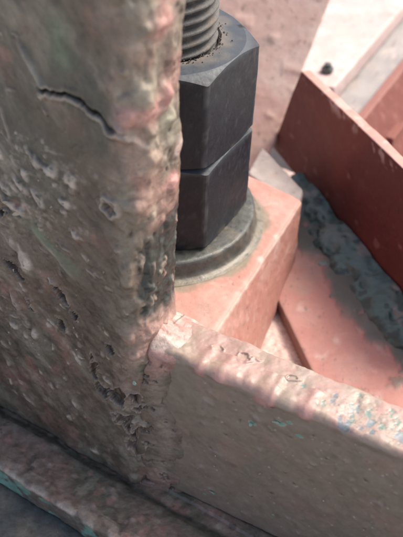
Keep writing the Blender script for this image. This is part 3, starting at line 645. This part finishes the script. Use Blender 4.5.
# ---- red brace standing on edge
red = empty('red_brace', (float(rb0[0]+.03), float(rb0[1]-.07), pz), 'dark red brace plate standing on edge with its top edge tinted pale pink as if lit', 'steel brace')
tk = .0060; t0 = np.array((.0734, .1203))-rd*.0015; t1 = t0+rd*.166; rr0 = rb0-rd*.004; rr1 = rb0+rd*.21
def redfn(P, N):
    h = .00035*fbm(P, 40, 3, 701)+.00012*fbm(P, 260, 3, 703)
    C = np.ones(P.shape)*np.array((.125, .026, .022)); C = mixc(C, (.19, .045, .032), sstep(-.1, .4, fbm(P, 22, 2, 705))); C = mixc(C, (.19, .055, .040), sstep(.02, -.05, P[:, 1]+.3*P[:, 2])*.8); C = mixc(C, (.10, .035, .030), sstep(.06, .13, P[:, 1])*.6); C = mixc(C, (.20, .10, .075), sstep(.1, .5, fbm(P, 34, 4, 706))*.35); C = mixc(C, (.12, .025, .02), sstep(.1, .5, fbm(P, 45, 3, 707))*.5)
    C = mixc(C, (.34, .17, .14), sstep(.50, .58, fbm(P, 160, 3, 709))*.5)
    e = sstep(.6, .9, N[:, 2]+.25*fbm(P, 150, 3, 711)); C = mixc(C, (.58, .33, .28), e*.9); h = h+.0008*fbm(P, 70, 3, 712)*sstep(.010, .018, P[:, 2]); C = mixc(C, (.60, .42, .37), sstep(.010, .016, P[:, 2])*sstep(.25, .4, fbm(P, 170, 3, 713))*.7);  # upward edge tinted pale as if lit, plus whitish paint chips
    return h, C
o_ = on*tk
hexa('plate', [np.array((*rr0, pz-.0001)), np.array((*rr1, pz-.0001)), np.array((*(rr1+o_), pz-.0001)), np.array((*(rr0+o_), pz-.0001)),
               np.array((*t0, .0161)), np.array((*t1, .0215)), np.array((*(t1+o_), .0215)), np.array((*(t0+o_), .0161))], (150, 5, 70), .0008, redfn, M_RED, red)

# ------------------------------------------------------------------ things behind
# pink textured back plate
def wallfn(P, N):
    h, C = pinkfn(721, (.62, .42, .35), (.68, .52, .44), .35)(P, N)
    C = mixc(C, (.54, .29, .25), sstep(.0, .5, fbm(P, 38, 2, 733))*.45); C = mixc(C, (.28, .21, .17), sstep(.32, .5, fbm(P, 190, 3, 734))*.4)
    h = h+.0012*np.clip(fbm(P, 130, 2, 731)-.2, 0, 1); return h, C
yw = .12; ywb = .134
lean = math.tan(rad(32)); xr = lambda z: .0600+(z+.05)*.393; yz = lambda z: .130+(z+.05)*lean
z_lo, z_hi = ZB+.001, .13
back = hexa('back_plate', [(-.14, yz(z_lo), z_lo), (xr(z_lo), yz(z_lo), z_lo), (xr(z_lo), yz(z_lo)+.014, z_lo), (-.14, yz(z_lo)+.014, z_lo),
                             (-.14, yz(z_hi), z_hi), (xr(z_hi), yz(z_hi), z_hi), (xr(z_hi), yz(z_hi)+.014, z_hi), (-.14, yz(z_hi)+.014, z_hi)], (220, 6, 180), .0015, wallfn, M_PINK, None, origin=(0, .13, ZB))
tag(back, 'tall pale pink plate with pitted paint standing behind the nuts', 'steel plate')
# grey shim between the back plate and the block
tag(hexa('shim_plate', prism4([np.array(p) for p in ((.0530, .0985), (.0440, .070), (.0700, .036), (.0745, .0560))], -.057, -.020), (50, 50, 8), .0025, pinkfn(741, (.32, .27, .25), (.40, .35, .325), .8), M_PINK, None, origin=(.06, .06, -.03)), 'small pale grey plate wedged between the pink block and the red brace', 'steel plate')
# pale flange, its stud, the strip beside it
pf_ = pinkfn(751, (.56, .42, .40), (.62, .52, .50), .4)
tag(hexa('pale_flange', prism4([np.array(p) for p in ((.070, .189), (.104, .189), (.2125, .41), (.070, .43))], -.044, -.030), (90, 90, 4), .0012, pf_, M_PINK, None, origin=(.12, .28, -.044)), 'pale pink white flange in bright light at the top right', 'steel flange')
tag(hexa('grey_ledge', prism4([np.array(p) for p in ((.088, .160), (.1120, .1622), (.2240, .380), (.215, .43))], -.0585, -.0465), (80, 40, 4), .0012, pinkfn(761, (.30, .285, .28), (.36, .34, .335), .8), M_PINK, None, origin=(.15, .25, -.0585)), 'light grey ledge running beside the pale flange', 'steel ledge')
stud = empty('small_stud', (.1006, .2092, -.03), 'small dark stud poking out of the pale flange', 'stud')
hexn = lambda r, z0, z1, nm, n=6: mesh_obj(nm, np.array([(.1006+r*math.cos(2*math.pi*i/n), .2092+r*math.sin(2*math.pi*i/n), z) for z in (z0, z1) for i in range(n)]+[(.1006, .2092, z1+.0006)]),
    [(i, (i+1) % n, n+(i+1) % n, n+i) for i in range(n)]+[(n+i, n+(i+1) % n, 2*n) for i in range(n)], M_TEAL, stud, np.ones((2*n+1, 3))*np.array((.05, .065, .065)), smooth=False)
hexn(.0042, -.0302, -.0262, 'stud_head'); hexn(.0024, -.0262, -.0235, 'stud_tip', 14)
# rear red brace with its orange tab
rear = empty('rear_brace', (.14, .21, -.12), 'bright red brace behind, at the right edge, with an orange red tab', 'steel brace')
ra, rbq = np.array((.1147, .1649)), np.array((.1750, .2824)); rn = np.array((.89, -.45))*-.006
def rfn(P, N):
    h, C = redfn(P, N); C = mixc(C, (.17, .038, .028), .7*np.ones(len(P))); return h, C
ra2 = ra-(rbq-ra)*.25
lo = np.array((.055, -.028))
hexa('plate', [np.array((*p, -.12)) for p in (ra2-rn+lo, rbq-rn+lo, rbq+lo, ra2+lo)]+[np.array((*p, -.040)) for p in (ra2-rn, rbq-rn, rbq, ra2)], (90, 5, 60), .0008, rfn, M_RED, rear)
def tabfn(P, N): return .0003*fbm(P, 60, 2, 771), np.ones(P.shape)*np.array((.22, .07, .05))
c0 = np.array((.1260, .1815)); dv = (rbq-ra)/np.linalg.norm(rbq-ra); nv = np.array((dv[1], -dv[0]))
hexa('tab', prism4([c0+nv*.0062, c0+dv*.024+nv*.0062, c0+dv*.024+nv*.022, c0+nv*.022], -.10, -.057), (20, 20, 20), .0008, tabfn, M_RED, rear)

# ------------------------------------------------------------------ ground
gm = bpy.data.meshes.new('ground'); gm.from_pydata([(-150, -150, 0), (150, -150, 0), (150, 150, 0), (-150, 150, 0)], [], [(0, 1, 2, 3)]); gm.materials.append(M_CONC)
g = bpy.data.objects.new('ground', gm); COL.objects.link(g); g.location = (0, 0, -.121); tag(g, kind='structure')
